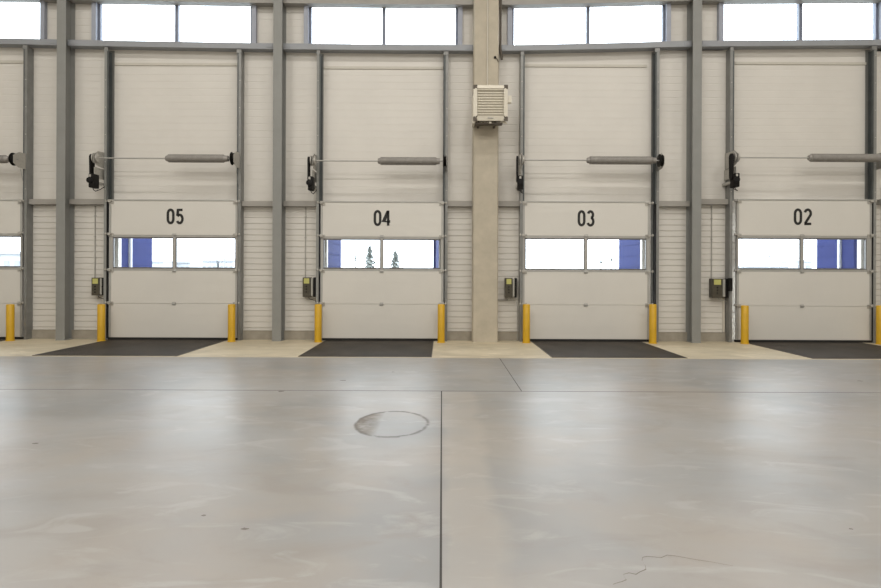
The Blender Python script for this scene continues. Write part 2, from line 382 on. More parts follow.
# low girts at door-head height, between track and column
edges = [('06', -14, None)]
low = []
def trk(b): return ax(b['tl'][0], 12.48), ax(b['tr'][1], YW)
T = {b['n']: trk(b) for b in BAYS}
low = [(T['06'][1], cpx[0] - .1, 'left of the left steel column'), (cpx[0] + .1, T['05'][0], 'right of the left steel column, above the box of door 05'), (T['05'][1], cpx[1] - .1, 'right of door 05'), (cpx[1] + .1, T['04'][0], 'left of door 04'),
       (T['04'][1], cx0, 'between door 04 and the concrete column'), (cx1, T['03'][0], 'between the concrete column and door 03'), (T['03'][1], cpx[2] - .1, 'right of door 03'), (cpx[2] + .1, T['02'][0], 'left of door 02'), (T['02'][1], ROOMX, 'right of door 02')]
for a, c, nm in low:
    pxm = PX + (a + c) / 2 * F / 12.5
    zc = lz(pxm if pxm < 881 else 870, 203.6 if 250 < pxm < 690 else 201.6, 12.53)
    m_ = MB(); m_.box(a, c, 12.53, YW + .0, zc - .055, zc + .055)
    tag(obj('trim_girt', m_, M['girt_low']), 'short grey steel girt at door-head height, ' + nm, 'beam', 'short girts at door-head height', S)
    m_ = MB(); m_.box(a, c, YW - .03, YW + .02, 0, .185); m_.box(a, c, YW - .036, YW + .02, .185, .197)
    tag(obj('baseboard_back', m_, M['plinth']), 'low concrete plinth at the wall foot, ' + nm, 'plinth', 'plinth pieces between the docks', S)

# ------------------------------------------------------------------ high windows
for i, b in enumerate(BAYS):
    Yg = YW + .02
    xa, xb, xm = ax(b['W'][0], YW), ax(b['W'][1], YW), ax(b['W'][2], YW)
    nm = {'06': 'high strip window cut off at the left edge, over the doorless-looking bay', '05': 'high two-pane strip window above door 05', '04': 'high two-pane strip window above door 04', '03': 'high two-pane strip window above door 03', '02': 'high two-pane strip window above door 02'}[b['n']]
    if b['n'] == '06': nm = 'high strip window of the cut-off bay beside the left steel column'
    w = thing('window_%d' % (i + 1), nm, 'window', ((xa + xb) / 2, YW, ZS1), 'high strip windows', S)
    z0, z1 = ZS1 - .01, at(442, 6.7, 12.69)[1] + .05
    def wbx(mb, a, c, y0, y1, zz0, zz1): longbox(mb, a, c, y0, y1, zz0, zz1)
    m_ = MB()
    wbx(m_, xa - .01, xb + .01, YW - .01, YW + .08, z0, z0 + .055); wbx(m_, xa - .01, xb + .01, YW - .01, YW + .08, z1 - .06, z1)
    wbx(m_, xa - .02, xa + .03, YW - .01, YW + .08, z0, z1); wbx(m_, xb - .03, xb + .02, YW - .01, YW + .08, z0, z1)
    wbx(m_, xm - .036, xm + .036, YW - .02, YW + .08, z0, z1)
    obj('window_frame', m_, M['frame'], w)
    for a, c in ((xa + .03, xm - .03), (xm + .03, xb - .03)):
        m_ = MB(); wbx(m_, a, c, YW + .03, YW + .036, z0 + .05, z1 - .05); obj('pane', m_, M['glass'], w)
    for a, c in ((xa - .115, xa - .02), (xb + .02, xb + .115)):
        m_ = MB(); wbx(m_, a, c, 12.565, YW + .02, z0 + .01, z1 - .02); obj('trim_stud', m_, M['stud'], w)

# ------------------------------------------------------------------ numbers
def arc(cx, cz, rx, rz, a0, a1, n=14): return [(cx + rx * math.cos(math.radians(a0 + (a1 - a0) * k / n)), cz + rz * math.sin(math.radians(a0 + (a1 - a0) * k / n))) for k in range(n + 1)]
# strokes in a cell 1 wide x 2.2 high
DIG = {
 '0': [(arc(.5, 1.5, .36, .56, 0, 180) + arc(.5, .70, .36, .56, 180, 360), True)],
 '5': [([(.86, 2.05), (.27, 2.05), (.17, 1.18)], False), ([(.17, 1.16)] + arc(.48, .74, .37, .60, 130, -150, 20), False)],
 '4': [([(.70, .02), (.70, 2.16)], False), ([(.66, 2.10), (.10, .62), (.98, .62)], False)],
 '3': [(arc(.47, 1.60, .33, .46, 160, -75, 18), False), (arc(.47, .66, .38, .54, 80, -160, 20), False)],
 '2': [(arc(.5, 1.55, .36, .51, 165, -25, 18) + [(.16, .15)], False), ([(.08, .13), (.93, .13)], False)],
 '6': [(arc(.5, .66, .36, .53, 0, 360, 24), True), ([(.82, 1.75)] + arc(.5, 1.5, .34, .57, 40, 180) + [(.14, .7)], False)],
}
def digits(mb, txt, x, z, w, h, y, sw=.036, gap=.04):
    for i, ch in enumerate(txt):
        for pts, closed in DIG[ch]:
            P = [Vector((x + i * (w + gap) + u * w, z + v * h / 2.2)) for u, v in pts]
            n = len(P); L = []; R = []
            for k in range(n):
                if closed: d = P[(k + 1) % n] - P[k - 1]
                else: d = P[min(k + 1, n - 1)] - P[max(k - 1, 0)]
                if d.length < 1e-9: d = Vector((1, 0))
                d.normalize(); nn = Vector((-d.y, d.x)) * sw / 2
                if not closed and 0 < k < n - 1:
                    e1 = (P[k] - P[k - 1]).normalized(); e2 = (P[k + 1] - P[k]).normalized()
                    nn *= min(1.8, 1 / max(.3, math.sqrt((1 + e1.dot(e2)) / 2)))
                L.append(P[k] + nn); R.append(P[k] - nn)
            rng = range(n) if closed else range(n - 1)
            for k in rng:
                q = (k + 1) % n
                a = [mb.bm.verts.new((p.x, yy, p.y)) for yy in (y - .002, y + .001) for p in (L[k], L[q], R[q], R[k])]
                for ff in ((0, 1, 2, 3), (7, 6, 5, 4), (0, 4, 5, 1), (1, 5, 6, 2), (2, 6, 7, 3), (3, 7, 4, 0)):
                    try: mb.bm.faces.new([a[t] for t in ff])
                    except ValueError: pass

# ------------------------------------------------------------------ dock doors
NUM = {'05': (166.6, 183.4, 208.8, 224.0), '04': (373.6, 390.2, 210.2, 225.8), '03': (577.6, 594.2, 210.4, 226.2), '02': (793.6, 811.6, 208.6, 224.8)}
BLU = {}
for i, b in enumerate(BAYS):
    x0, x1, zt = b['x0'], b['x1'], b['zt']; n = b['n']
    lab = 'closed cream sectional dock door marked %s in black' % n if n != '06' else 'closed cream dock door cut off at the left edge, only its edge showing'
    d = thing('door_%d' % (i + 1), lab, 'dock door', ((x0 + x1) / 2, YL, 0), 'sectional dock doors', S)
    T_ = .06
    g_top = b['gz1'] + .045; g_bot = b['gz0'] - .045
    # solid sections: bottom, second, and the number section on top
    for k, (za, zb) in enumerate(((.05, b['j1']), (b['j1'], g_bot), (g_top, zt))):
        m_ = MB(); m_.box(x0, x1, YL, YL + .02, za + .003, zb - .003, bev=.004); m_.box(x0, x1, YL + .015, YL + T_, za, zb)
        # faint pressed lines
        for q in (.33, .66):
            zz = za + (zb - za) * q
            m_.box(x0 + .03, x1 - .03, YL - .0015, YL + .001, zz - .002, zz + .002)
        obj('door_panel', m_, M['leaf'], d)
    # glazed section
    m_ = MB(); xg0, xg1, xm = b['g0'], b['g1'], b['xm']
    m_.box(x0, x1, YL, YL + T_, g_bot, b['gz0']); m_.box(x0, x1, YL, YL + T_, b['gz1'], g_top)
    m_.box(x0, xg0, YL, YL + T_, b['gz0'], b['gz1']); m_.box(xg1, x1, YL, YL + T_, b['gz0'], b['gz1'])
    m_.box(xm - .028, xm + .028, YL - .004, YL + T_, b['gz0'], b['gz1'])
    fr = obj('window_frame', m_, M['alu'], d)
    m_ = MB()
    for a, c in ((xg0, xm - .028), (xm + .028, xg1)):
        m_.box(a, c, YL + .004, YL + T_ - .01, b['gz0'], b['gz0'] + .028); m_.box(a, c, YL + .004, YL + T_ - .01, b['gz1'] - .028, b['gz1'])
        m_.box(a, a + .014, YL + .004, YL + T_ - .01, b['gz0'] + .028, b['gz1'] - .028); m_.box(c - .014, c, YL + .004, YL + T_ - .01, b['gz0'] + .028, b['gz1'] - .028)
    obj('glazing_bead', m_, M['aludark'], fr)
    for a, c in ((xg0, xm - .028), (xm + .028, xg1)):
        m_ = MB(); m_.box(a + .01, c - .01, YL + .03, YL + .036, b['gz0'] + .02, b['gz1'] - .02); obj('pane', m_, M['glass'], d)
    # pale aluminium end caps, top rail and rubber foot seal
    for xx in (x0, x1 - .045):
        m_ = MB()
        for za, zb in ((.06, b['j1'] - .01), (b['j1'] + .01, g_bot - .01), (g_top + .01, zt - .01)):
            m_.box(xx, xx + .045, YL - .006, YL + .002, za, zb)
        obj('end_cap', m_, M['alu'], d)
    m_ = MB(); m_.box(x0, x1, YL - .012, YL + .07, zt - .004, zt + .022, bev=.003); obj('top_rail', m_, M['alu'], d)
    m_ = MB(); m_.box(x0 - .02, x1 + .02, YL - .01, YL + .07, 0.002, .05, bev=.01); obj('bottom_seal', m_, M['seal'], d)
    # hinges: centre ones, and side roller hinges with a stub axle into the track
    for zz in (b['j1'], g_bot, g_top):
        m_ = MB(); m_.box(xm - .04, xm + .04, YL - .012, YL + .002, zz - .035, zz + .035, bev=.006)
        m_.lathe([(-.04, .013), (.04, .013)], (xm, YL - .016, zz), 'X', 10); obj('hinge', m_, M['alu'], d)
    for zz in (b['j1'], g_bot, g_top, zt - .03):
        for sx, xe in ((-1, x0), (1, x1)):
            m_ = MB(); m_.box(xe - .05 - sx * .045, xe + .05 - sx * .045, YL - .016, YL + .002, zz - .04, zz + .04, bev=.006)
            m_.box(xe - .03 - sx * .02, xe + .03 - sx * .02, YL - .05, YL - .01, zz - .012, zz + .045, bev=.006)
            m_.lathe([(-.07, .009), (.07, .009)], (xe, YL - .032, zz + .018), 'X', 8)
            m_.lathe([(-.012, .028), (.012, .028)], (xe + sx * .05, YL - .032, zz + .018), 'X', 14)
            obj('hinge', m_, M['galv'], d)
    if n in NUM:
        a, c, t, q = NUM[n]; Z1, Z0 = lz(a, t), lz(a, q); w = (lx(c) - lx(a) - .035) / 2
        m_ = MB(); digits(m_, n, lx(a), Z0, w, Z1 - Z0, YL - .001, sw=.054, gap=.035)
        o_ = obj('number', m_, M['ink'], d); o_['label'] = 'black painted number ' + n
    # ---------------- vertical guide tracks (channel open towards the leaf)
    for side, (pa, pb) in (('left', b['tl']), ('right', b['tr'])):
        if side == 'left': xo = ax(pa, 12.46); sg = 1
        else:
            xo = ax(pb, 12.46) if n == '02' else ax(pb, YW); sg = -1
            if n in ('06', '05', '04'): xo = ax(pb, YW)
        ztp = ZS0 - .0 + camber(xo)
        w = .105; y0 = 12.46; th = .006
        t = thing('door_track', '', 'door track', (xo, YW, 0), 'vertical door tracks')
        who = 'door ' + n if n != '06' else 'the cut-off door'
        t['label'] = ('dark' if (n in ('05',) and side == 'left') or (n == '02' and side == 'right') else 'grey') + ' steel guide track up the wall on the %s side of %s' % (side, who)
        dark = (n == '05' and side == 'left') or (n == '02' and side == 'right') or n in ('04',) and side == 'left'
        mm = M['steel'] if dark else M['track']
        X = lambda q: xo + sg * q
        # angle: web against the wall side + front flange
        m_ = MB()
        m_.prism([(X(0), y0), (X(.055), y0), (X(.055), y0 + th), (X(th), y0 + th), (X(th), YW - th), (X(w), YW - th), (X(w), YW - .001), (X(0), YW - .001)], .0, ztp - .03, 'XY')
        obj('frame_angle', m_, mm, t)
        # roller channel, dark slot facing the leaf
        m_ = MB()
        m_.prism([(X(.060), y0 + .004), (X(.085), y0 + .004), (X(.085), y0 + .008), (X(.064), y0 + .008), (X(.064), YW - .09), (X(.10), YW - .09), (X(.10), YW - .085), (X(.060), YW - .085)], b['zt'] - .02, ztp - .10, 'XY')
        obj('roller_channel', m_, M['trackd'], t)
        m_ = MB(); m_.box(min(X(.008), X(.06)), max(X(.008), X(.06)), y0 + .03, YW - .02, .03, b['zt'] - .03); obj('edge_seal', m_, M['seal'], t)
        # bolts on the front flange and the head bracket
        for k in range(6):
            zz = 3.2 + k * .58
            if zz < ztp - .2:
                m_ = MB(); m_.lathe([(0, .011), (-.008, .011), (-.009, .006)], (X(.027), y0, zz), 'Y', 8); obj('bolt', m_, M['galv'], t)
        m_ = MB(); m_.box(min(X(-.005), X(.10)), max(X(-.003), X(.07)), y0 - .006, y0 + .06, ztp - .10, ztp - .02, bev=.004)
        obj('head_bracket', m_, M['track'], t)
    # ---------------- spring shaft
    sxl, sxr = ax(b['tl'][0], 12.2) + .0, ax(b['tr'][1], YW) + .0
    Ys = 12.2; zs = lz(b['mid'], b['sh'], Ys)
    s_ = thing('spring_shaft', ('torsion spring shaft across the wall above door %s' % n) if n != '06' else 'torsion spring shaft of the cut-off door, its end bracket in view', 'door spring', ((sxl + sxr) / 2, YW, zs), 'torsion spring shafts')
    xl = ax(b['tl'][0], 12.46); xr = sxr
    m_ = MB(); m_.lathe([(0, .0145), (xr - xl + .0, .0145)], (xl + .0, Ys, zs), 'X', 12); obj('shaft', m_, M['alu'], s_, smooth=True)
    sa, sb = ax(b['spr'][0], Ys), xr - .17
    prof = [(0, .018), (0, .05), (.02, .062), (.05, .062), (.055, .082)]
    L_ = sb - sa; nc = int((L_ - .13) / .026)
    for k in range(nc):
        u = .058 + k * .026; prof += [(u + .003, .078), (u + .009, .086), (u + .018, .086), (u + .023, .078)]
    e = .058 + nc * .026
    prof += [(e, .082), (e + .02, .066), (L_, .06), (L_, .018)]
    m_ = MB(); m_.lathe(prof, (sa, Ys, zs), 'X', 20, cap=False); obj('spring', m_, M['spring'], s_, smooth=True)
    for side, xe, sg in (('l', xl - .012, 1), ('r', xr - .03, -1)):
        # perforated bearing plate standing out from the wall
        m_ = MB(); hh = .17
        m_.prism([(YW, zs - hh), (YW, zs + hh), (Ys + .06, zs + hh * .95), (Ys - .10, zs + .07), (Ys - .10, zs - .09), (Ys + .05, zs - hh * .95)], xe, xe + .008, 'YZ')
        for yy, z_ in ((-.05, .1), (-.05, -.1), (-.15, .1), (-.15, -.1), (-.1, 0)):
            m_.lathe([(-.004, .016), (.012, .016)], (xe, YW + yy - .03, zs + z_), 'X', 8)
        m_.box(xe, xe + sg * .06 + .008, YW - .008, YW, zs - hh, zs + hh)
        obj('bearing_plate', m_, M['galv'], s_)
        # grooved cable drum
        xd = xe + sg * .035 if side == 'r' else xe + .045
        pr = [(-.035, .02), (-.035, .135), (-.028, .135), (-.022, .10)]
        for k in range(3): pr += [(-.018 + k * .012, .104), (-.012 + k * .012, .097)]
        pr += [(.018, .10), (.022, .12), (.03, .12), (.03, .02)]
        if side == 'r':
            m_ = MB(); m_.lathe(pr, (xd, Ys, zs), 'X', 24, cap=False)
            for k in range(5):
                t_ = 2 * PI * k / 5; m_.box(xd - .04, xd - .035, Ys - .012, Ys + .012, zs + .03, zs + .12, M4=Matrix.Translation((0, Ys, zs)) @ Matrix.Rotation(t_, 4, 'X') @ Matrix.Translation((0, -Ys, -zs)))
            obj('cable_drum', m_, M['blackm'], s_, smooth=True)
            m_ = MB(); m_.tube([(xd, Ys + .1, zs), (xd + .02, YL - .03, zs - .6), (xd + .03, YL - .03, .12)], .003, 6); obj('lift_cable', m_, M['track'], s_)
        else:
            m_ = MB(); m_.lathe([(-.02, .02), (-.02, .085), (-.012, .095), (.012, .095), (.02, .085), (.02, .02)], (xe + .035, Ys, zs), 'X', 20, cap=False); obj('bearing', m_, M['galv'], s_, smooth=True)
    # ---------------- chain operator hanging beside the shaft's end
    if n != '06':
        xo = ax(b['tl'][0], 12.46); op = thing('door_operator', 'black door motor hanging from the left spring-shaft bracket of door ' + n, 'door motor', (xo, YW, zs - .3), 'door motors')
        # chain guard: long rounded plate
        xg = xo - .10
        def stad(cy, ca, cb, r, n_=10):
            P = [(cy + r * math.cos(PI * k / n_), ca + r * math.sin(PI * k / n_)) for k in range(n_ + 1)]
            P += [(cy - r * .8 * math.cos(PI * k / n_), cb - r * .8 * math.sin(PI * k / n_)) for k in range(n_ + 1)]
            return P
        m_ = MB(); m_.prism(stad(Ys, zs, zs - .40, .085), xg - .015, xg + .015, 'YZ'); obj('chain_guard', m_, M['black'], op)
        m_ = MB(); m_.lathe([(-.01, .02), (-.01, .105), (.0, .11), (.01, .105), (.01, .02)], (xg + .05, Ys, zs), 'X', 20, cap=False); obj('sprocket', m_, M['galv'], op, smooth=True)
        zb = zs - .31
        m_ = MB(); m_.box(xo - .095, xo + .01, Ys - .14, Ys + .08, zb - .32, zb - .03, bev=.022); obj('motor_housing', m_, M['blackm'], op, smooth=True)
        m_ = MB(); m_.lathe([(0, .045), (.055, .045), (.06, .03)], (xo - .10, Ys - .04, zb - .10), 'X', 16); m_.lathe([(0, .06), (-.03, .06), (-.035, .04)], (xo - .06, Ys - .14, zb - .17), 'Y', 16)
        obj('gearbox', m_, M['black'], op, smooth=True)
        m_ = MB(); m_.box(xo - .03, xo - .02, Ys - .05, YW, zb - .1, zb + .12); m_.box(xo - .075, xo - .02, Ys + .08, YW, zb - .22, zb - .17); obj('mounting_bracket', m_, M['galv'], op)
        m_ = MB(); m_.tube([(xo - .05, Ys - .05, zb - .32)] + [(xo - .05 + .055 * math.sin(a), Ys - .05, zb - .36 - .035 * (1 - math.cos(a)) + .0) for a in (.3, .8, 1.3)] + [(xo + .01, Ys + .1, zb - .33), (xo + .012, YW - .1, zb - .2)], .008, 8)
        obj('motor_cable', m_, M['black'], op, smooth=True)
        m_ = MB(); m_.box(xo - .075, xo - .035, Ys - .152, Ys - .14, zb - .10, zb - .05, bev=.003); obj('rating_plate', m_, M['galv'], op)
    # ---------------- bollards
    for k, px in enumerate(b['bol']):
        Yb = 12.24; x = ax(px, Yb); w = .075
        side = 'right' if (k == 1 or n == '06') else 'left'
        who = 'door ' + n if n != '06' else 'the cut-off door'
        bo = thing('bollard', 'yellow steel bollard standing at the %s side of %s' % (side, who), 'bollard', (x, Yb, 0), 'yellow bollards')
        m_ = MB(); ht = lz(px, 304.2 if n != '02' else 305.4, Yb)
        m_.lathe([(0, w), (ht - .015, w), (ht - .004, w - .008), (ht, w - .02)], (x, Yb, 0), 'Z', 28); obj('post', m_, M['yellow'], bo, smooth=True)
        m_ = MB(); m_.lathe([(0, w + .012), (.012, w + .012), (.016, w + .002)], (x, Yb, 0), 'Z', 28, cap=False); obj('base_collar', m_, M['yellow'], bo, smooth=True)
    # ---------------- dock leveler
    la, lb = b['lev']
    lv = thing('dock_leveler', 'dark steel dock leveler plate in the floor before ' + ('door ' + n if n != '06' else 'the cut-off door'), 'dock leveler', ((la + lb) / 2, 10.1, 0), 'dock levelers')
    m_ = MB(); m_.box(la + .012, lb - .012, 10.14, 12.05, -.02, .006, bev=.002); obj('platform', m_, M['plate'], lv)
    m_ = MB(); m_.box(la + .012, lb - .012, 12.065, YL - .02, -.02, .006, bev=.002); obj('lip', m_, M['plate'], lv)
    m_ = MB(); m_.box(la, la + .012, 10.12, YL, -.01, .008); m_.box(lb - .012, lb, 10.12, YL, -.01, .008); m_.box(la, lb, 10.115, 10.14, -.01, .008); obj('frame', m_, M['plateframe'], lv)
    m_ = MB(); m_.lathe([(0, .008), (lb - la - .03, .008)], (la + .015, 12.0575, 0.001), 'X', 10); obj('hinge', m_, M['plateframe'], lv)

# ------------------------------------------------------------------ wall boxes
BOX = [('05', 91.4, 104, 277.6, 295.5, 95), ('04', 302.6, 315.4, 277.4, 297, 305.4), ('03', 505.4, 517, 278, 297.6, None), ('02', 712.4, 729, 278.6, 297.8, 711.4)]
for n, a, c, t, q, cpx_ in BOX:
    Yf = 12.50; xa, xb = ax(a, Yf), ax(c, Yf); z1, z0 = lz(a, t, Yf), lz(a, q, Yf); w = xb - xa
    o = thing('control_box', 'black and grey door control box with yellow-green sticker on the wall left of door ' + n, 'control box', (xa + w / 2, YW, z0), 'door control boxes')
    m_ = MB(); m_.box(xa, xa + w * .62, Yf, YW, z0, z1, bev=.008); obj('housing', m_, M['olive'], o)
    m_ = MB(); m_.box(xa + w * .10, xa + w * .52, Yf - .006, Yf + .002, z1 - .13, z1 - .02, bev=.002); obj('sticker', m_, M['lime'], o)
    m_ = MB()
    for k in range(3): m_.lathe([(0, .014), (-.012, .014), (-.014, .008)], (xa + w * .3, Yf, z1 - .19 - k * .06), 'Y', 12)
    obj('push_button', m_, M['black'], o, smooth=True)
    m_ = MB(); m_.box(xa + w * .64, xa + w * .80, Yf + .01, YW, z0 + .02, z1 - .015, bev=.006); obj('cover', m_, M['greybox'], o)
    m_ = MB(); m_.box(xa + w * .82, xb, Yf + .005, YW, z0 + .0, z1 - .0, bev=.01); obj('isolator', m_, M['blackm'], o)
    m_ = MB(); m_.lathe([(0, .02), (-.02, .02), (-.022, .012)], (xa + w * .91, Yf + .005, (z0 + z1) / 2), 'Y', 12); obj('switch', m_, M['black'], o, smooth=True)
    m_ = MB(); m_.tube([(xa + w * .45, Yf + .06, z0 + .01), (xa + w * .47, Yf + .05, z0 - .04), (xa + w * .75, Yf + .04, z0 - .06), (xb - .01, Yf + .06, z0 - .08), (xb + .025, Yf + .1, z0 - .2), (xb + .03, YW - .02, .22), (xb + .03, YW - .04, .01)], .007, 8); obj('cable', m_, M['pvc' if n in ('03', '02') else 'blackm'], o, smooth=True)
    if cpx_:
        x = ax(cpx_, YW - .01); m_ = MB(); m_.tube([(x, YW - .014, z1 - .01), (x, YW - .014, lz(a, 206, YW)), ], .011, 8); obj('conduit', m_, M['pvc'], o, smooth=True)
        m_ = MB()
        for zz in (1.75, 2.2, 2.65): m_.box(x - .02, x + .02, YW - .028, YW - .0, zz - .008, zz + .008, bev=.003)
        obj('pipe_clip', m_, M['pvc'], o)
    if n == '03':
        m_ = MB(); m_.box(cx1 + .001, xa + w * .3, YW - .03, YW - .001, z0 - .075, z0 - .04); obj('cable_duct', m_, M['girt_low'], o)
    if n == '02':
        x = ax(709, YW)
        m_ = MB(); m_.box(xb - .06, xb - .02, YW - .03, YW - .001, .2, z0 + .05); obj('cable_duct', m_, M['pvcl'], o)
# dark photo-eye box on the track side of door 02
x = ax(730.4, 12.42); z1, z0 = lz(730, 278, 12.42), lz(730, 291, 12.42)
o = thing('photo_sensor', 'small black sensor box on the left track of door 02 beside its control box', 'sensor', (x, 12.46, z0), None)
m_ = MB(); m_.box(x - .035, x + .035, 12.39, 12.46, z0, z1, bev=.008); obj('housing', m_, M['blackm'], o)
m_ = MB(); m_.lathe([(0, .016), (-.01, .016)], (x, 12.39, z1 - .06), 'Y', 12); obj('lens', m_, M['black'], o)

# ------------------------------------------------------------------ air heater on the concrete column
Yh = 11.82                                     # front of the louvres
hx0, hx1 = ax(472.8, Yh), ax(507.2, Yh); hz1, hz0 = lz(490, 84.6, Yh), lz(490, 120.2, Yh)
he = thing('air_heater', 'ivory louvred unit heater hung high on the concrete column', 'heater', ((hx0 + hx1) / 2, 12.3, hz0))
m_ = MB(); m_.box(hx0 + .03, hx1 - .03, Yh + .06, Yh + .36, hz0 + .02, hz1 - .02, bev=.01); obj('casing', m_, M['white'], he)
g = .075
m_ = MB()   # front surround: four sloped strips
fx0, fx1, fz0, fz1 = hx0, hx1, hz0, hz1
def quadbar(p):
    A = [m_.bm.verts.new(v) for v in p]; B = [m_.bm.verts.new((v[0], v[1] + .03, v[2])) for v in p]
    m_.bm.faces.new(A); m_.bm.faces.new(B)
    for k in range(4): m_.bm.faces.new((A[k], A[(k + 1) % 4], B[(k + 1) % 4], B[k]))
ya, yb = Yh + .035, Yh
quadbar([(fx0 + .05, ya, fz1), (fx1 - .05, ya, fz1), (fx1 - g - .01, yb, fz1 - g), (fx0 + g + .01, yb, fz1 - g)])
quadbar([(fx0 + .05, ya, fz0), (fx1 - .05, ya, fz0), (fx1 - g - .01, yb, fz0 + g + .02), (fx0 + g + .01, yb, fz0 + g + .02)])
quadbar([(fx0, ya, fz0 + .05), (fx0, ya, fz1 - .05), (fx0 + g, yb, fz1 - g - .0), (fx0 + g, yb, fz0 + g + .02)])
quadbar([(fx1, ya, fz0 + .05), (fx1, ya, fz1 - .05), (fx1 - g, yb, fz1 - g - .0), (fx1 - g, yb, fz0 + g + .02)])
obj('front_surround', m_, M['white'], he)
for sx in (0, 1):
    for sz in (0, 1):
        X = (lambda q: fx0 + q) if sx == 0 else (lambda q: fx1 - q); Z = (lambda q: fz0 + q) if sz == 0 else (lambda q: fz1 - q)
        m_ = MB(); k = .08 if sz == 0 else .065
        m_.prism([(X(-.004), Z(-.004)), (X(.075), Z(-.004)), (X(g + .012), Z(k)), (X(g - .005), Z(k + .018)), (X(-.004), Z(.075))], Yh + .02, Yh + .05); obj('corner_cap', m_, M['corner'], he)
m_ = MB(); m_.box(fx0 + .06, fx1 - .06, Yh + .075, Yh + .08, fz0 + .05, fz1 - .05); obj('heat_exchanger', m_, M['darkin'], he)
NS = 10
for k in range(NS):
    zz = fz0 + g + .035 + (fz1 - fz0 - 2 * g - .03) * (k + .35) / NS
    m_ = MB(); m_.prism([(Yh + .004, zz - .004), (Yh + .006, zz + .013), (Yh + .022, zz + .019), (Yh + .024, zz + .014), (Yh + .010, zz + .001)], fx0 + g - .01, fx1 - g + .01, 'YZ'); obj('louvre', m_, M['slat'], he)
m_ = MB(); m_.box((fx0 + fx1) / 2 - .06, (fx0 + fx1) / 2 + .06, Yh + .008, Yh + .016, fz0 + .04, fz0 + .058, M4=None); obj('badge', m_, M['greybox'], he)
m_ = MB(); m_.box(fx1 - .02, fx1 + .085, Yh + .10, Yh + .2, fz1 - .33, fz1 - .19, bev=.006); obj('junction_box', m_, M['white'], he)
m_ = MB(); m_.box(fx0 + .05, fx1 - .10, Yh + .10, Yh + .22, fz0 - .055, fz0 - .02); m_.box(fx0 + .10, fx0 + .14, Yh + .20, 12.30, fz0 - .05, fz0 - .02); m_.box(fx1 - .26, fx1 - .22, Yh + .20, 12.30, fz0 - .05, fz0 - .02)
for k in range(7): m_.box(fx0 + .06 + k * .065, fx0 + .085 + k * .065, Yh + .085, Yh + .10, fz0 - .05, fz0 - .01)
m_.box(fx0 + .10, fx0 + .14, Yh + .12, Yh + .16, fz0 - .03, fz0 + .05); m_.box(fx1 - .26, fx1 - .22, Yh + .12, Yh + .16, fz0 - .03, fz0 + .05)
obj('mounting_bracket', m_, M['corner'], he)
m_ = MB(); m_.lathe([(0, .028), (.03, .028), (.035, .015)], ((fx0 + fx1) / 2, Yh + .09, fz0 - .045), 'Z', 12); m_.tube([(fx1 - .14, Yh + .12, fz0 - .01), (fx1 - .03, Yh + .12, fz0 - .012), (fx1 - .01, Yh + .2, fz0 - .012)], .018); obj('pipe_valve', m_, M['white'], he, smooth=True)
m_ = MB(); m_.box(fx0 - .008, fx0 + .035, Yh + .12, 12.30, fz0 - .03, fz1 - .18); obj('side_arm', m_, M['white'], he)
m_ = MB(); m_.tube([((fx0 + fx1) / 2 + .03, Yh + .2, fz1 - .03), ((fx0 + fx1) / 2 + .03, Yh + .2, fz1 + .04), ((fx0 + fx1) / 2 - .02, Yh + .2, fz1 + .045)], .02); obj('pipe_stub', m_, M['white'], he, smooth=True)
# conduits on the column above the heater
x = ax(486.6, 12.29); m_ = MB(); m_.tube([(x, 12.285, fz1 - .25), (x, 12.285, ROOMZ - .01)], .012, 8)
tag(obj('power_conduit', m_, M['pvcl'], origin=(x, 12.29, fz1)), 'thin pale conduit running up the concrete column above the heater', 'conduit')
x = ax(499.4, 12.45); m_ = MB(); m_.tube([(x + .03, 12.42, at(499, 60, 12.45)[1]), (x, 12.42, at(499, 50, 12.45)[1]), (x, 12.42, ROOMZ - .01)], .026, 10)
tag(obj('drain_pipe', m_, M['corner'], origin=(x, 12.42, 6)), 'dark pipe on the right flank of the concrete column beside the high window', 'pipe')
x, z = at(495.2, 57, 12.27); m_ = MB(); m_.lathe([(0, .026), (-.02, .026), (-.026, .014)], (x, 12.30, z), 'Y', 14)
m_.tube([(x, 12.275, z), (x + .05, 12.28, z - .05), (x + .07, 12.3, z - .09)], .007)
tag(obj('column_socket', m_, M['black'], origin=(x, 12.3, z)), 'small black fitting high on the concrete column above the heater', 'fitting')

# ------------------------------------------------------------------ outside
w = MB(); w.box(-120, 120, YW + .14, 220, -1.45, -1.25)
tag(obj('ground', w, M['yard']), 'pale concrete yard outside the dock doors', 'ground', kind=S)
w = MB(); w.box(-ROOMX, ROOMX, YW + .0, YW + .16, -1.3, -.001)
tag(obj('wall_dock', w, M['plinth']), 'concrete dock face below the doors, outside', 'wall', kind=S)
def screen(x, y0, y1, lab, post=None, flange=0):
    t = thing('dock_screen', lab, 'dock screen', (x, y0, -1.25), 'blue screens beside the docks outside')
    s = 1 if x > 0 else -1
    m_ = MB()
    if not flange: m_.box(min(x, x + s * .08), max(x, x + s * .08), y0, y1, -1.25, 3.4)
    k = -1.0
    while k < 3.3 and not flange:
        m_.box(x - .008, x + .008, y0 + .01, y1 - .01, k, k + .015); k += .26
    if flange: m_.prism([(x - .005, y0), (x + flange, y1 + 1.5), (x + flange + .06, y1 + 1.5), (x + .055, y0)], -1.25, 3.4, 'XY')
    obj('panel', m_, M['blue'], t)
    if post:
        m_ = MB(); m_.box(x - s * .05, x, post, post + .07, -1.25, 3.4); o_ = obj('post', m_, M['whiteout'], t); o_['label'] = 'pale steel post'
screen(-7.06, 12.90, 14.30, 'blue corrugated screen outside, seen through the left pane of door 05', post=13.22)
screen(-2.50, 12.85, 14.55, 'blue corrugated screen outside, seen through the left pane of door 04')
screen(-.192, 12.9, 12.92, 'narrow blue screen outside at the right edge of the window in door 04', flange=.15)
screen(4.42, 12.98, 14.68, 'blue corrugated screen outside, seen through the right pane of door 03')
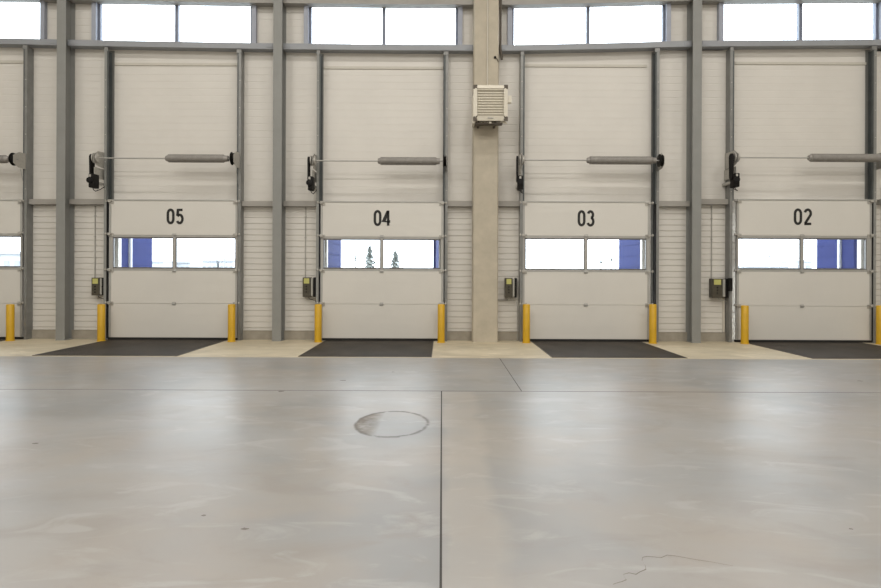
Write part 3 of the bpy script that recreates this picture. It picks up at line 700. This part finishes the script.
screen(9.05, 12.54 + .36, 14.18, 'blue corrugated screen outside, seen through the right pane of door 02', post=13.30)
def shed(pa, pb, top, Y, lab, roofc=True, nw=4, depth=4):
    xa, xb = ax(pa, Y), ax(pb, Y); z = at((pa + pb) / 2, top, Y)[1]
    t = thing('warehouse', lab, 'building', ((xa + xb) / 2, Y, -1.25), 'far buildings across the yard')
    m_ = MB(); m_.box(xa, xb, Y, Y + depth, -1.25, z); obj('cladding', m_, M['bldg'], t)
    m_ = MB(); m_.prism([(xa - .05, z), (xb + .05, z), (xb + .05, z + .18), ((xa + xb) / 2, z + .3), (xa - .05, z + .18)], Y - .25, Y + depth, 'XZ'); obj('roof', m_, M['bldgr'], t)
    for k in range(nw):
        u = xa + (xb - xa) * (k + .25) / nw; m_ = MB(); m_.box(u, u + (xb - xa) / nw * .5, Y - .04, Y + .02, z - 1.1, z - .5); obj('window', m_, M['bldgw'], t)
shed(152, 163, 262.5, 75, 'lowest pale shed far outside, beside the blue screen of door 05', nw=2)
shed(174.5, 190, 263, 80, 'pale flat shed far outside, straight behind the mullion of door 05', nw=3)
shed(202, 216.5, 261.5, 70, 'pale building far outside, left half of the right pane of door 05', nw=3)
shed(219, 233, 261.5, 70, 'pale building far outside, at the right end of the right pane of door 05', nw=3)
shed(-60, 22, 254, 45, 'long pale building seen through the cut-off door window', nw=8)
shed(742, 788, 267.2, 90, 'low roofline far outside, in the left pane of door 02', nw=5)
shed(796, 812, 262, 90, 'pale building far outside, behind the mullion of door 02', nw=2)
def pole(px, top, Y, lab):
    x, z = at(px, top, Y); t = thing('lamp_post', lab, 'lamp post', (x, Y, -1.25), 'lamp posts in the yard')
    m_ = MB(); m_.lathe([(0, .09), (z + 1.2, .05)], (x, Y, -1.25), 'Z', 8); obj('pole', m_, M['bldgw'], t)
    m_ = MB(); m_.box(x - .1, x + .7, Y - .12, Y + .12, z - .05, z + .12, bev=.03); obj('lamp_head', m_, M['bldgw'], t)
pole(769.6, 256.5, 55, 'thin lamp post far outside in the left pane of door 02')
pole(745, 263, 70, 'short lamp post far outside near the left edge of the window in door 02')
pole(224.6, 258, 60, 'thin lamp post far outside between the pale buildings behind door 05')
def tree(px, top, wpx, Y, lab, dens=850, name='conifer_tree'):
    x, zt_ = at(px, top, Y); R = wpx * Y / F / 2 * 1.7; hgt = zt_ + 1.25
    t = thing(name, lab, 'tree', (x, Y, -1.25), 'trees beyond the yard')
    m_ = MB(); m_.lathe([(0, .10), (hgt * .96, .015)], (x, Y, -1.25), 'Z', 8); obj('trunk', m_, M['bark'], t)
    m_ = MB(); rnd = random.Random(int(px * 10))
    tiers = 9
    for k in range(dens):
        u = (rnd.random() ** .75); tier = math.floor(u * tiers) / tiers
        rr = R * (1 - u) ** .75 * (.55 + .45 * (1 - (u - tier) * tiers)) * rnd.uniform(.25, 1.08)
        a = rnd.uniform(0, 2 * PI); zz = -1.25 + hgt * (.12 + .88 * u) - rr * .18
        p = Vector((x + rr * math.cos(a), Y + rr * math.sin(a), zz)); s = rnd.uniform(.07, .15) * hgt / 5
        d1 = Vector((rnd.gauss(0, 1), rnd.gauss(0, 1), rnd.gauss(0, .5))).normalized() * s * 1.6; d2 = Vector((rnd.gauss(0, 1), rnd.gauss(0, 1), rnd.gauss(0, 1))).normalized() * s * .7
        m_.bm.faces.new([m_.bm.verts.new(p + q) for q in (-d1, d2, d1, -d2)])
    obj('foliage', m_, M['leafg'], t)
tree(369.8, 246.5, 15, 48, 'taller conifer far outside, in the left pane of door 04')
tree(395.4, 251.5, 20, 48, 'broad low conifer far outside, in the right pane of door 04')
tree(355.5, 256, 11, 60, 'small faint tree beside the taller conifer, left pane of door 04', 140)
tree(601, 259, 9, 60, 'sparse shrub far outside in the right pane of door 03, nearer the mullion', 130, 'sparse_tree')
tree(611.5, 258, 9, 60, 'sparse shrub far outside in the right pane of door 03, nearer the blue screen', 150, 'sparse_tree')

# ------------------------------------------------------------------ light: overcast sky and the hall's lamps
W = bpy.data.worlds.new('overcast_sky'); bpy.context.scene.world = W; W.use_nodes = True
bg = W.node_tree.nodes['Background']; bg.inputs[0].default_value = (.86, .93, 1.0, 1); bg.inputs[1].default_value = 7.2
def lamp(x, y, power, z=10.8, sx=1.4, sy=.35):
    t = thing('ceiling_light', 'linear high-bay lamp under the roof, out of view', 'ceiling light', (x, y, z), 'high-bay lamps')
    m_ = MB(); m_.box(x - sx / 2 - .04, x + sx / 2 + .04, y - sy / 2 - .03, y + sy / 2 + .03, z + .005, z + .09, bev=.01); obj('housing', m_, M['alu'], t)
    m_ = MB(); m_.tube([(x - sx * .4, y, z + .09), (x - sx * .4, y, ROOMZ)], .006, 6); obj('suspension_wire', m_, M['alu'], t)
    m_ = MB(); m_.tube([(x + sx * .4, y, z + .09), (x + sx * .4, y, ROOMZ)], .006, 6); obj('suspension_wire', m_, M['alu'], t)
    l = bpy.data.lights.new('lamp_light', 'AREA'); l.shape = 'RECTANGLE'; l.size = sx; l.size_y = sy; l.energy = power; l.color = (1, .972, .925)
    o = bpy.data.objects.new('lamp_light', l); C.objects.link(o); o.parent = t; o.location = (0, 0, 0)
PW = 109
for x in (-10.2, -5.9, -1.7, 2.3, 6.4, 10.4): lamp(x, 7.2, PW)
for y, k in ((1.5, 2.1), (-3.5, 2.8)):
    for x in (-9, -3, 3, 9): lamp(x, y, PW * k)

# ------------------------------------------------------------------ camera
cam = bpy.data.cameras.new('camera'); co = bpy.data.objects.new('camera', cam); C.objects.link(co)
cam.sensor_fit = 'HORIZONTAL'; cam.sensor_width = 36; cam.lens = F / 881 * 36
cam.shift_x = -(PX - 440.5) / 881; cam.shift_y = -(294 - PY) / 881
co.matrix_world = Matrix.Translation((0, 0, H)) @ Matrix.Rotation(PI / 2, 4, 'X') @ Matrix.Rotation(ROLL, 4, 'Z')
cam.clip_end = 500
sc = bpy.context.scene; sc.camera = co
sc.view_settings.view_transform = 'Standard'; sc.view_settings.look = 'None'
sc.view_settings.gamma = 1; sc.view_settings.use_curve_mapping = False; sc.view_settings.exposure = 0.0
for o in bpy.data.objects:
    if '_o' in o: del o['_o']
